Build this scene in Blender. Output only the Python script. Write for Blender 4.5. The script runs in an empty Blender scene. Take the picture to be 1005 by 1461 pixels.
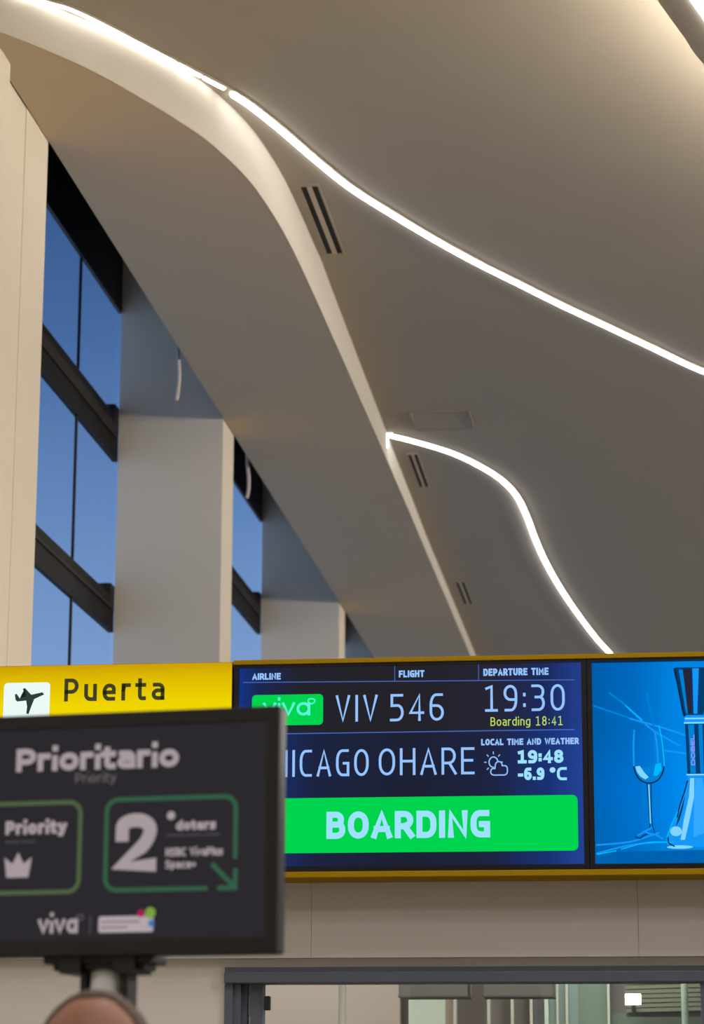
import bpy, bmesh, math, random
from mathutils import Vector, Matrix

# ------------------------------------------------------------------ camera, world, lights, exposure
S = bpy.context.scene
COL = S.collection
random.seed(4)

def srgb(r, g, b):
    f = lambda c: (c/255)/12.92 if c/255 <= 0.04045 else ((c/255+0.055)/1.055)**2.4
    return (f(r), f(g), f(b), 1.0)

PITCH, YAW, ROLL, FOC = 0.2360616, 0.1216540, 0.0034368, 3656.3
cam = bpy.data.cameras.new('camera'); camo = bpy.data.objects.new('camera', cam); COL.objects.link(camo)
cp, sp, cy, sy = math.cos(PITCH), math.sin(PITCH), math.cos(YAW), math.sin(YAW)
F = Vector((-sy*cp, cy*cp, sp)); R0 = Vector((cy, sy, 0)); U0 = R0.cross(F)
RT = R0*math.cos(ROLL)+U0*math.sin(ROLL); UP = U0*math.cos(ROLL)-R0*math.sin(ROLL)
m = Matrix((RT, UP, -F)).transposed().to_4x4(); m.translation = Vector((0, 0, 1.55))
camo.matrix_world = m
cam.sensor_fit = 'VERTICAL'; cam.sensor_height = 36; cam.sensor_width = 24
cam.lens = FOC/1461*36
cam.clip_end = 400
cam.dof.use_dof = True; cam.dof.focus_distance = 9.3; cam.dof.aperture_fstop = cam.lens/1000/0.018
S.camera = camo

S.view_settings.view_transform = 'Standard'; S.view_settings.look = 'None'
S.view_settings.gamma = 1; S.view_settings.use_curve_mapping = False
S.view_settings.exposure = 0.0
S.cycles.use_denoising = True
S.cycles.max_bounces = 8; S.cycles.diffuse_bounces = 5
S.cycles.sample_clamp_indirect = 4

w = bpy.data.worlds.new('twilight_sky'); S.world = w; w.use_nodes = True
nt = w.node_tree; bg = nt.nodes['Background']
tc = nt.nodes.new('ShaderNodeTexCoord'); sx = nt.nodes.new('ShaderNodeSeparateXYZ'); rp = nt.nodes.new('ShaderNodeValToRGB')
nt.links.new(tc.outputs['Generated'], sx.inputs[0]); nt.links.new(sx.outputs['Z'], rp.inputs[0]); nt.links.new(rp.outputs[0], bg.inputs[0])
cr = rp.color_ramp
cr.elements[0].position = 0.0; cr.elements[0].color = srgb(150, 176, 214)
cr.elements[1].position = 1.0; cr.elements[1].color = srgb(22, 36, 72)
for p_, c_ in ((0.17, (128, 162, 210)), (0.235, (100, 137, 190)), (0.30, (72, 108, 162)), (0.37, (56, 87, 138)), (0.6, (38, 62, 108))):
    e = cr.elements.new(p_); e.color = srgb(*c_)

def lamp(kind, name, loc, power, col, size=0.3, size_y=None, rot=(0, 0, 0)):
    l = bpy.data.lights.new(name, kind); l.energy = power; l.color = col
    if kind == 'AREA':
        l.size = size
        if size_y: l.shape = 'RECTANGLE'; l.size_y = size_y
    else: l.shadow_soft_size = size
    o = bpy.data.objects.new(name, l); o.location = loc; o.rotation_euler = rot; COL.objects.link(o); return o
WARM = (1.0, 0.93, 0.835); WHITE = (1.0, 0.965, 0.925)
# pendant lamps hung along the right side of the hall
for y_ in (4.0, 10.0, 16.0, 22.0, 28.0, 34.0):
    lamp('POINT', 'pendant_light', (7.0, y_, 5.85), 470, WARM, 0.3)
# ceiling panels over the waiting area behind and around the viewer
for x_, y_ in ((-0.5, 1.0), (3.5, 1.0), (2.6, 6.3), (-0.6, 6.3)):
    lamp('AREA', 'panel_light', (x_, y_, 6.3), 75, WHITE, 1.2)
# panels in the boarding room behind the glass
for x_, y_ in ((-1.9, 12.3), (-0.3, 12.3)):
    lamp('AREA', 'room_light', (x_, y_, 2.78), 15, (1.0, 0.98, 0.93), 0.9)
lamp('AREA', 'room_light', (-.8, 10.0, 2.8), 26, (1.0, 0.98, 0.93), 0.7)  # unseen fill light, added to brighten the fronts of the hanging boxes

# ------------------------------------------------------------------ materials
def mat(name, col, rough=0.6, metal=0.0, noise=0.0, nscale=6.0, bump=0.0, emit=None, es=1.0, spec=0.5):
    m = bpy.data.materials.new(name); m.use_nodes = True; n = m.node_tree; b = n.nodes['Principled BSDF']
    b.inputs['Base Color'].default_value = col; b.inputs['Roughness'].default_value = rough; b.inputs['Metallic'].default_value = metal
    b.inputs['Specular IOR Level'].default_value = spec
    if noise or bump:
        t = n.nodes.new('ShaderNodeTexCoord'); x = n.nodes.new('ShaderNodeTexNoise'); x.inputs['Scale'].default_value = nscale; x.inputs['Detail'].default_value = 5
        n.links.new(t.outputs['Object'], x.inputs['Vector'])
        if noise:
            mx = n.nodes.new('ShaderNodeMix'); mx.data_type = 'RGBA'
            mx.inputs['A'].default_value = [c*(1-noise) for c in col[:3]]+[1]; mx.inputs['B'].default_value = [min(1, c*(1+noise)) for c in col[:3]]+[1]
            n.links.new(x.outputs['Fac'], mx.inputs['Factor']); n.links.new(mx.outputs['Result'], b.inputs['Base Color'])
        if bump:
            bp = n.nodes.new('ShaderNodeBump'); bp.inputs['Strength'].default_value = bump; bp.inputs['Distance'].default_value = 0.01
            n.links.new(x.outputs['Fac'], bp.inputs['Height']); n.links.new(bp.outputs[0], b.inputs['Normal'])
    if emit:
        b.inputs['Emission Color'].default_value = emit; b.inputs['Emission Strength'].default_value = es
    return m
def light_mat(name, col, strength=1.0):
    m = bpy.data.materials.new(name); m.use_nodes = True; n = m.node_tree; n.nodes.clear()
    e = n.nodes.new('ShaderNodeEmission'); o = n.nodes.new('ShaderNodeOutputMaterial'); e.inputs[0].default_value = col; e.inputs[1].default_value = strength
    n.links.new(e.outputs[0], o.inputs[0]); return m
def ramp_mat(name, axis, stops, a, b, strength=1.0, base_y=None, second=None):
    """emission colour laid out along an object axis from a to b (screen pictures and backlit faces)"""
    m = light_mat(name, (0, 0, 0, 1), strength); n = m.node_tree; e = [x for x in n.nodes if x.type == 'EMISSION'][0]
    t = n.nodes.new('ShaderNodeTexCoord'); s = n.nodes.new('ShaderNodeSeparateXYZ'); n.links.new(t.outputs['Object'], s.inputs[0])
    def ramp(ax, a, b, stops):
        mr = n.nodes.new('ShaderNodeMapRange'); mr.inputs[1].default_value = a; mr.inputs[2].default_value = b
        r = n.nodes.new('ShaderNodeValToRGB'); n.links.new(s.outputs[ax], mr.inputs[0]); n.links.new(mr.outputs[0], r.inputs[0])
        el = r.color_ramp.elements
        el[0].position, el[0].color = stops[0][0], stops[0][1]; el[1].position, el[1].color = stops[-1][0], stops[-1][1]
        for p, c in stops[1:-1]: q = el.new(p); q.color = c
        return r
    r = ramp(axis, a, b, stops); out = r.outputs[0]
    if second:
        r2 = ramp(*second); mx = n.nodes.new('ShaderNodeMix'); mx.data_type = 'RGBA'; mx.blend_type = 'ADD'; mx.inputs['Factor'].default_value = 1
        n.links.new(out, mx.inputs['A']); n.links.new(r2.outputs[0], mx.inputs['B']); out = mx.outputs['Result']
    n.links.new(out, e.inputs[0]); return m
def glass_mat(name, tint=(1, 1, 1, 1), gloss=0.06):
    m = bpy.data.materials.new(name); m.use_nodes = True; n = m.node_tree; n.nodes.clear()
    o = n.nodes.new('ShaderNodeOutputMaterial'); t = n.nodes.new('ShaderNodeBsdfTransparent'); g = n.nodes.new('ShaderNodeBsdfGlossy'); x = n.nodes.new('ShaderNodeMixShader')
    t.inputs[0].default_value = tint; g.inputs['Roughness'].default_value = 0.02; x.inputs[0].default_value = gloss
    n.links.new(t.outputs[0], x.inputs[1]); n.links.new(g.outputs[0], x.inputs[2]); n.links.new(x.outputs[0], o.inputs[0]); return m

M = dict(
    ceiling=mat('ceiling_paint', srgb(170, 161, 148), 0.9, noise=0.03, nscale=1.5, bump=0.05),
    soffit=mat('soffit_paint', srgb(202, 185, 160), 0.9, noise=0.02, nscale=1.0),
    riser=mat('riser_paint', srgb(206, 199, 186), 0.85, noise=0.02, nscale=2.0),
    pier=mat('pier_plaster', srgb(230, 220, 203), 0.85, noise=0.03, nscale=2.5, bump=0.05),
    wall=mat('wall_paint', srgb(214, 209, 206), 0.8, noise=0.03, nscale=3),
    fascia=mat('fascia_panel_paint', srgb(200, 196, 194), 0.65, noise=0.03, nscale=3),
    void=mat('bounce_dark_board', srgb(46, 44, 44), 0.9),  # kept dark to cut bounced light around the unseen recess top
    floor=mat('polished_floor', srgb(120, 114, 106), 0.35, noise=0.08, nscale=4),
    darkmetal=mat('dark_window_metal', srgb(17, 17, 21), 0.6, spec=0.15, noise=0.1, nscale=8),
    ribmetal=mat('brown_window_rib', srgb(42, 36, 33), 0.6, spec=0.2, noise=0.15, nscale=8),
    blackmetal=mat('black_window_head', srgb(16, 18, 26), 0.6),
    doormetal=mat('slate_door_metal', srgb(84, 91, 108), 0.5, metal=0.0, noise=0.05, nscale=10),
    amber=mat('amber_enamel', srgb(158, 124, 0), 0.75, spec=0.15),
    black=mat('black_plastic', srgb(20, 20, 27), 0.5, noise=0.1, nscale=30),
    gloss=mat('black_bezel', srgb(18, 18, 25), 0.4, spec=0.3),
    chrome=mat('brushed_steel', srgb(236, 236, 238), 0.25, metal=0.0),
    slotdark=mat('vent_dark', srgb(22, 21, 20), 0.8),
    ventwhite=mat('vent_enamel', srgb(196, 184, 168), 0.5),
    seam=mat('ceiling_seam', srgb(160, 146, 130), 0.9),
    led=light_mat('led_diffuser', (1.0, 0.98, 0.95, 1), 8.0),
    cove=light_mat('warm_cove_led', (1.0, 0.92, 0.76, 1), 80.0),
    cord=mat('pale_cable', srgb(214, 204, 196), 0.6),
    winglass=glass_mat('window_glass', (0.97, 0.985, 1, 1), 0.03),
    doorglass=glass_mat('door_glass', (0.93, 0.97, 0.955, 1), 0.05),
    # screens
    scr_text=light_mat('screen_pale_blue', srgb(150, 196, 255), 1.0),
    scr_bold=light_mat('screen_bright_cyan', srgb(158, 226, 255), 1.0),
    scr_line=light_mat('screen_rule_blue', srgb(70, 104, 190), 1.0),
    scr_green=light_mat('screen_green', srgb(0, 212, 78), 1.0),
    scr_yellow=light_mat('screen_yellow', srgb(196, 222, 92), 1.0),
    scr_cyan=light_mat('screen_logo_cyan', srgb(96, 245, 222), 1.0),
    sign_text=mat('sign_lettering', srgb(40, 44, 12), 0.6, emit=srgb(44, 48, 8), es=0.6),
    sign_white=light_mat('sign_white', srgb(236, 250, 246), 1.0),
    sign_dark=mat('sign_plane_green', srgb(18, 40, 36), 0.6, emit=srgb(20, 52, 44), es=0.6),
    mon_text=light_mat('monitor_grey_text', srgb(166, 153, 155), 1.0),
    mon_dim=light_mat('monitor_dim_text', srgb(96, 91, 94), 1.0),
    mon_faint=light_mat('monitor_faint_text', srgb(74, 71, 74), 1.0),
    mon_green=light_mat('monitor_green', srgb(52, 94, 70), 1.0),
    mon_olive=light_mat('monitor_olive', srgb(78, 98, 66), 1.0),
    mon_bg=light_mat('monitor_ground', srgb(44, 41, 46), 1.0),
    mon_logo=light_mat('monitor_logo_ground', srgb(178, 164, 170), 1.0),
    mag=light_mat('badge_magenta', srgb(164, 30, 84), 1.0), lime=light_mat('badge_lime', srgb(120, 160, 62), 1.0), blu=light_mat('badge_blue', srgb(60, 120, 176), 1.0),
)

# ------------------------------------------------------------------ object helpers
W = {}
def empty(name, loc=(0, 0, 0), rz=0.0, label=None, cat=None, group=None, kind=None):
    o = bpy.data.objects.new(name, None); COL.objects.link(o); o.empty_display_size = 0.1
    o.location = loc; o.rotation_euler = (0, 0, rz)
    W[o.name] = Matrix.Translation(loc) @ Matrix.Rotation(rz, 4, 'Z')
    return tag(o, label, cat, group, kind)
def tag(o, label=None, cat=None, group=None, kind=None):
    if label: o['label'] = label
    if cat: o['category'] = cat
    if group: o['group'] = group
    if kind: o['kind'] = kind
    return o
def build(name, bm, mt, parent=None, local=False, smooth=False):
    """link bm as one mesh; bm is in world coordinates unless local (parent's own frame)"""
    if parent is not None:
        if not local: bm.transform(W[parent.name].inverted())
    me = bpy.data.meshes.new(name); bm.to_mesh(me); bm.free(); me.materials.append(mt)
    if smooth:
        for p in me.polygons: p.use_smooth = True
    o = bpy.data.objects.new(name, me); COL.objects.link(o)
    if parent is not None: o.parent = parent; W[o.name] = W[parent.name]
    else: W[o.name] = Matrix()
    return o
def box(bm, x0, x1, y0, y1, z0, z1, bev=0.0):
    vs = [bm.verts.new((x, y, z)) for x in (x0, x1) for y in (y0, y1) for z in (z0, z1)]
    fs = [bm.faces.new([vs[i] for i in q]) for q in ((0, 1, 3, 2), (4, 6, 7, 5), (0, 4, 5, 1), (2, 3, 7, 6), (0, 2, 6, 4), (1, 5, 7, 3))]
    if bev:
        es = list({e for f in fs for e in f.edges})
        bmesh.ops.bevel(bm, geom=es, offset=bev, segments=2, affect='EDGES', profile=0.5)
    return bm
def bx(*a, **k): return box(bmesh.new(), *a, **k)
def prism(bm, pts, z0, z1):
    """closed plan polygon extruded in z"""
    a = [bm.verts.new((p[0], p[1], z0)) for p in pts]; b = [bm.verts.new((p[0], p[1], z1)) for p in pts]
    n = len(pts); bm.faces.new(a[::-1]); bm.faces.new(b)
    for i in range(n): bm.faces.new((a[i], a[(i+1) % n], b[(i+1) % n], b[i]))
    return bm
def cyl(bm, x, y, z0, z1, r0, r1=None, n=24):
    r1 = r0 if r1 is None else r1
    a = [bm.verts.new((x+r0*math.cos(2*math.pi*i/n), y+r0*math.sin(2*math.pi*i/n), z0)) for i in range(n)]
    b = [bm.verts.new((x+r1*math.cos(2*math.pi*i/n), y+r1*math.sin(2*math.pi*i/n), z1)) for i in range(n)]
    bm.faces.new(a[::-1]); bm.faces.new(b)
    for i in range(n): bm.faces.new((a[i], a[(i+1) % n], b[(i+1) % n], b[i]))
    return bm
def spline(P, n=6):
    P = [Vector(p) for p in P]; out = []
    for i in range(len(P)-1):
        a = P[i-1] if i else P[0]*2-P[1]; b, c = P[i], P[i+1]; d = P[i+2] if i+2 < len(P) else c*2-b
        for k in range(n):
            t = k/n
            out.append(0.5*((2*b)+(c-a)*t+(2*a-5*b+4*c-d)*t*t+(3*b-a-3*c+d)*t**3))
    out.append(P[-1]); return out
def sweep(bm, path, prof, up=Vector((0, 0, 1))):
    """prof: list of (side, height) offsets, closed; path: 3-D points"""
    rings = []
    for i, p in enumerate(path):
        t = (path[min(i+1, len(path)-1)]-path[max(i-1, 0)]); t.normalize()
        s = t.cross(up).normalized()
        rings.append([bm.verts.new(p+s*a+up*b) for a, b in prof])
    n = len(prof)
    for r, q in zip(rings, rings[1:]):
        for i in range(n): bm.faces.new((r[i], r[(i+1) % n], q[(i+1) % n], q[i]))
    bm.faces.new(rings[0][::-1]); bm.faces.new(rings[-1]); return bm

# ---- flat print: stroke lettering -------------------------------------------------
def rounded(pts, closed):
    n = len(pts); out = []
    for i, p in enumerate(pts):
        P = Vector(p[:2]); r = p[2] if len(p) > 2 else 0
        if r == 0 or (not closed and i in (0, n-1)): out.append(P); continue
        A = Vector(pts[i-1][:2]); B = Vector(pts[(i+1) % n][:2])
        u, v = A-P, B-P; ru = min(r, u.length*0.5); rv = min(r, v.length*0.5); u.normalize(); v.normalize()
        a, b = P+u*ru, P+v*rv
        k = 0.35
        for j in range(7):
            t = j/6; c1, c2 = a.lerp(P, 1-k*1.25), b.lerp(P, 1-k*1.25)
            out.append(a*(1-t)**3+c1*3*t*(1-t)**2+c2*3*t*t*(1-t)+b*t**3)
    res = [out[0]]
    for q in out[1:]:
        if (q-res[-1]).length > 1e-6: res.append(q)
    return res
def ribbon(bm, pts, w, closed=False, y=0.0, cap=True):
    """flat stroke of width w in the x-z plane, facing -y"""
    pts = [Vector(p) for p in pts]
    if closed and (pts[0]-pts[-1]).length < 1e-6: pts.pop()
    n = len(pts)
    if n < 2: return
    if not closed and cap:
        d = (pts[0]-pts[1]).normalized(); pts[0] = pts[0]+d*w/2
        d = (pts[-1]-pts[-2]).normalized(); pts[-1] = pts[-1]+d*w/2
    L = []; Rr = []
    for i in range(n):
        if closed: a, b, c = pts[i-1], pts[i], pts[(i+1) % n]
        else: a, b, c = pts[max(i-1, 0)], pts[i], pts[min(i+1, n-1)]
        d1 = (b-a) if (b-a).length > 1e-9 else (c-b); d2 = (c-b) if (c-b).length > 1e-9 else (b-a)
        d1 = d1.normalized(); d2 = d2.normalized()
        nn = Vector((-d1.y-d2.y, d1.x+d2.x))
        if nn.length < 1e-6: nn = Vector((-d1.y, d1.x))
        nn.normalize(); k = max(0.66, nn.dot(Vector((-d1.y, d1.x))))
        L.append(bm.verts.new((b.x+nn.x*w/2/k, y, b.y+nn.y*w/2/k))); Rr.append(bm.verts.new((b.x-nn.x*w/2/k, y, b.y-nn.y*w/2/k)))
    for i in range(n if closed else n-1):
        j = (i+1) % n
        bm.faces.new((L[i], Rr[i], Rr[j], L[j]))
def poly(bm, pts, y=0.0):
    f = bm.faces.new([bm.verts.new((p[0], y, p[1])) for p in pts])
    bmesh.ops.triangulate(bm, faces=[f])
def disc(bm, x, z, r, y=0.0, rz=None, n=24):
    rz = rz or r; poly(bm, [(x+r*math.cos(-2*math.pi*i/n), z+rz*math.sin(-2*math.pi*i/n)) for i in range(n)], y)
def rrect(bm, x0, x1, z0, z1, r, y=0.0):
    pts = []
    for cx, cz, a0 in ((x1-r, z1-r, 0), (x0+r, z1-r, 90), (x0+r, z0+r, 180), (x1-r, z0+r, 270)):
        for k in range(6): a = math.radians(a0+k*18); pts.append((cx+r*math.cos(a), cz+r*math.sin(a)))
    poly(bm, pts[::-1], y)
o_ = .42
G = {  # width, strokes; stroke = (points, closed); points x, y, corner radius
 'A': (.64, [([(0, 0), (.32, 1), (.64, 0)], 0), ([(.1, .3), (.54, .3)], 0)]),
 'B': (.56, [([(.3, .53), (0, .53), (0, 1), (.5, 1, .22), (.5, .53, .22), (.3, .53)], 0), ([(0, .53), (0, 0), (.56, 0, .25), (.56, .53, .25), (.3, .53)], 0)]),
 'C': (.52, [([(.52, 1), (0, 1, .4), (0, 0, .4), (.52, 0)], 0)]),
 'D': (.6, [([(0, 0), (0, 1), (.6, 1, .4), (.6, 0, .4)], 1)]),
 'E': (.5, [([(.5, 1), (0, 1), (0, 0), (.5, 0)], 0), ([(0, .52), (.44, .52)], 0)]),
 'F': (.48, [([(.48, 1), (0, 1), (0, 0)], 0), ([(0, .5), (.42, .5)], 0)]),
 'G': (.58, [([(.55, 1), (0, 1, .4), (0, 0, .4), (.58, 0), (.58, .48), (.36, .48)], 0)]),
 'H': (.6, [([(0, 0), (0, 1)], 0), ([(.6, 0), (.6, 1)], 0), ([(0, .52), (.6, .52)], 0)]),
 'I': (.0, [([(0, 0), (0, 1)], 0)]),
 'L': (.46, [([(0, 1), (0, 0), (.46, 0)], 0)]),
 'M': (.74, [([(0, 0), (0.02, 1), (.37, .35), (.72, 1), (.74, 0)], 0)]),
 'N': (.6, [([(0, 0), (0, 1), (.6, 0), (.6, 1)], 0)]),
 'O': (.64, [([(0, 0, .42), (0, 1, .42), (.64, 1, .42), (.64, 0, .42)], 1)]),
 'P': (.54, [([(0, 0), (0, 1), (.54, 1, .3), (.54, .4, .3), (0, .4)], 0)]),
 'R': (.56, [([(0, 0), (0, 1), (.54, 1, .28), (.54, .42, .28), (0, .42)], 0), ([(.3, .42), (.58, 0)], 0)]),
 'S': (.52, [([(.5, 1), (0, 1, .26), (0, .52, .26), (.52, .52, .26), (.52, 0, .26), (0, 0)], 0)]),
 'T': (.58, [([(0, 1), (.58, 1)], 0), ([(.29, 1), (.29, 0)], 0)]),
 'U': (.6, [([(0, 1), (0, 0, .32), (.6, 0, .32), (.6, 1)], 0)]),
 'V': (.62, [([(0, 1), (.31, 0), (.62, 1)], 0)]),
 'W': (.94, [([(0, 1), (.23, 0), (.47, .9), (.71, 0), (.94, 1)], 0)]),
 'Z': (.54, [([(0, 1), (.54, 1), (0, 0), (.54, 0)], 0)]),
 '0': (.56, [([(0, 0, .36), (0, 1, .36), (.56, 1, .36), (.56, 0, .36)], 1)]),
 '1': (.5, [([(0.02, .92), (.26, 1), (.26, 0)], 0), ([(0, 0), (.5, 0)], 0)]),
 '2': (.56, [([(0.02, .68), (0.02, 1, .34), (.56, 1, .34), (.56, .56, .25), (0, 0), (.56, 0)], 0)]),
 '3': (.52, [([(0, 1), (.5, 1, .26), (.5, .53, .26), (.15, .53)], 0), ([(.15, .53), (.52, .53, .28), (.52, 0, .28), (0, 0)], 0)]),
 '4': (.58, [([(.42, 0), (.42, 1), (0, .28), (.58, .28)], 0)]),
 '5': (.52, [([(.5, 1), (.03, 1), (.03, .58), (.52, .6, .3), (.52, 0, .3), (0, 0)], 0)]),
 '6': (.54, [([(.5, 1), (0, 1, .42), (0, 0, .32), (.54, 0, .3), (.54, .56, .3), (0, .56)], 0)]),
 '8': (.54, [([(.03, .53, .24), (.03, 1, .24), (.51, 1, .24), (.51, .53, .24)], 1), ([(0, 0, .27), (0, .53, .27), (.54, .53, .27), (.54, 0, .27)], 1)]),
 '9': (.54, [([(.04, 0), (.54, 0, .42), (.54, 1, .32), (0, 1, .3), (0, .44, .3), (.54, .44)], 0)]),
 ':': (.0, [([(0, .18), (0, .22)], 0), ([(0, .62), (0, .66)], 0)]),
 '.': (.0, [([(0, 0), (0, .03)], 0)]),
 '-': (.26, [([(0, .38), (.26, .38)], 0)]),
 '+': (.4, [([(0, .42), (.4, .42)], 0), ([(.2, .2), (.2, .64)], 0)]),
 '°': (.22, [([(0, .74, .12), (0, 1, .12), (.22, 1, .12), (.22, .74, .12)], 1)]),
 'a': (.46, [([(.05, .7), (.46, .7, .24), (.46, 0)], 0), ([(.46, .4), (0, .4, .2), (0, 0, .2), (.46, 0)], 0)]),
 'b': (.5, [([(0, 1.02), (0, 0), (.5, 0, .3), (.5, .7, .3), (0, .7)], 0)]),
 'c': (.42, [([(.42, .7), (0, .7, .3), (0, 0, .3), (.42, 0)], 0)]),
 'd': (.5, [([(.5, 1.02), (.5, 0), (0, 0, .32), (0, .7, .32), (.5, .7)], 0)]),
 'e': (.48, [([(.46, 0), (0, 0, .32), (0, .7, .32), (.48, .7, .28), (.48, .34), (0, .34)], 0)]),
 'g': (.5, [([(.5, 0), (0, 0, .32), (0, .7, .32), (.5, .7), (.5, -.28, .24), (.04, -.28)], 0)]),
 'i': (.0, [([(0, 0), (0, .66)], 0), ([(0, 1.0), (0, 1.04)], 0)]),
 'l': (.0, [([(0, 0), (0, 1.02)], 0)]),
 'n': (.46, [([(0, 0), (0, .7), (.46, .7, .26), (.46, 0)], 0)]),
 'o': (.52, [([(0, 0, .36), (0, .7, .36), (.52, .7, .36), (.52, 0, .36)], 1)]),
 'p': (.5, [([(0, -.28), (0, .7), (.5, .7, .3), (.5, 0, .3), (0, 0)], 0)]),
 'r': (.28, [([(0, 0), (0, .7)], 0), ([(0, .45), (.04, .7, .2), (.28, .7)], 0)]),
 's': (.4, [([(.39, .7), (0, .7, .18), (0, .36, .18), (.4, .36, .18), (.4, 0, .18), (0, 0)], 0)]),
 't': (.3, [([(.08, .95), (.08, 0, .2), (.3, 0)], 0), ([(-.06, .7), (.3, .7)], 0)]),
 'u': (.46, [([(0, .7), (0, 0, .26), (.46, 0), (.46, .7)], 0)]),
 'v': (.48, [([(0, .7), (.24, 0), (.48, .7)], 0)]),
 'y': (.48, [([(0, .7), (.25, .02)], 0), ([(.48, .7), (.18, -.28), (.02, -.28)], 0)]),
 # round lower case a for the airline wordmark
 'q': (.5, [([(0, 0, .34), (0, .7, .34), (.5, .7, .34), (.5, 0, .34)], 1), ([(.5, .7), (.5, 0)], 0)]),
 ' ': (.22, []),
}
def text(bm, s, x0, x1, z0, z1, w, y=0.0, gap=.17, vertical=False):
    """letters of cap height z0..z1 spread from x0 to x1 in strokes of width w"""
    H = z1-z0-w; n = len(s)
    tot = sum(G[c][0] for c in s); g = gap*H
    k = ((x1-x0)-n*w-(n-1)*g)/tot
    x = x0+w/2
    for c in s:
        gw, strokes = G[c]
        if c == 'i' and w/H > .2: strokes = [([(0, 0), (0, .56)], 0), ([(0, 1.13), (0, 1.14)], 0)]
        for pts, closed in strokes:
            P = rounded([(p[0]*H, p[1]*H)+((p[2]*H,) if len(p) > 2 else ()) for p in pts], closed)
            P = [(x+p.x*k/H, z0+w/2+p.y) for p in P]
            if vertical: P = [(z1+z0-b_ , a_) for a_, b_ in P]
            ribbon(bm, P, w, bool(closed), y)
        x += gw*k+w+g
def txt(name, s, x0, x1, z0, z1, w, mt, parent, y, local=False, label=None, gap=.17):
    bm = bmesh.new(); text(bm, s, x0, x1, z0, z1, w, y, gap); o = build(name, bm, mt, parent, local)
    if label: o['label'] = label
    return o

# ------------------------------------------------------------------ the hall shell
def zc(y):   # main ceiling height along the hall: it swells near the bend of the riser
    T = [(-20, 6.70), (8, 6.72), (10.9, 6.775), (11.4, 6.80), (12.2, 6.85), (13.5, 6.875), (15.25, 6.880), (15.8, 6.855), (16.3, 6.84), (18, 6.79), (19.5, 6.745), (22.4, 6.70), (50, 6.70)]
    for (a, p), (b, q) in zip(T, T[1:]):
        if y <= b:
            t = (y-a)/(b-a); t = max(0, min(1, t)); return p+(q-p)*t
    return T[-1][1]
XL, XR, YB, YE = -3.87, 15.0, -8.0, 42.0
bm = bmesh.new(); ys = [-8, 0, 8, 10.9, 11.4, 12.2, 13.5, 15.25, 15.8, 16.3, 18, 19.5, 22.4, 30, 42]; xs = [-3.10, -2, -1, 0, 1, 3, 15]
g_ = [[bm.verts.new((x, y, zc(y))) for x in xs] for y in ys]
for i in range(len(ys)-1):
    for j in range(len(xs)-1): bm.faces.new((g_[i][j], g_[i+1][j], g_[i+1][j+1], g_[i][j+1]))
g2 = [[bm.verts.new((x, y, 7.2)) for x in (xs[0], xs[-1])] for y in (ys[0], ys[-1])]
bm.faces.new((g2[0][0], g2[0][1], g2[1][1], g2[1][0]))
ceiling = tag(build('ceiling', bm, M['ceiling'], smooth=True), kind='structure')
tag(build('floor', bx(XL-.2, XR, YB, YE, -0.2, 0), M['floor']), kind='structure')
tag(build('wall_right', bx(XR, XR+.2, YB, YE, 0, 7.2), M['wall']), kind='structure')
tag(build('wall_back', bx(XL, XR, YB-.2, YB, 0, 7.2), M['wall']), kind='structure')
tag(build('wall_far', bx(XL-.3, XR, YE, YE+.2, 0, 8.4), M['wall']), kind='structure')

# soffit with its flowing riser
rb = [(-2.05, 42), (-2.05, 34), (-2.05, 27.16), (-2.05, 23.0), (-2.05, 19.37), (-2.058, 17.2), (-2.062, 16.01), (-2.068, 14.95), (-2.082, 13.94), (-2.118, 13.283), (-2.170, 12.83), (-2.270, 12.375), (-2.389, 12.03), (-2.512, 11.736), (-2.63, 11.475), (-2.752, 11.255), (-2.879, 11.06), (-3.006, 10.892), (-3.10, 10.77)]
RB = [(p.x, p.y) for p in spline([(a, b, 0) for a, b in rb], 5)]
bm = bmesh.new()
prism(bm, RB+[(-3.10, 42)], 6.55, 6.56)
soffit = tag(build('trim_1', bm, M['soffit']), kind='structure')
soffit['label'] = 'flat lower ceiling between the windows and the curved riser'
bm = bmesh.new()
lo = [bm.verts.new((x+.003, y-.002, 6.5495)) for x, y in RB]; hi = [bm.verts.new((x+.003, y-.002, zc(y)+.02)) for x, y in RB]
for i in range(len(RB)-1):
    bm.faces.new((lo[i], lo[i+1], hi[i+1], hi[i])); 
tag(build('trim_2', bm, M['riser'], smooth=False), kind='structure', label='cream curved riser band between the two ceiling levels')
for f in bpy.data.objects['trim_2'].data.polygons: f.use_smooth = abs(f.normal.z) < .5
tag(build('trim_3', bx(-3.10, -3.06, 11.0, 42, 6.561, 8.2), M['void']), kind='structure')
tag(build('trim_4', bx(XL-.3, -3.10, 11.0, 42, 8.2, 8.3), M['void']), kind='structure')

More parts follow.
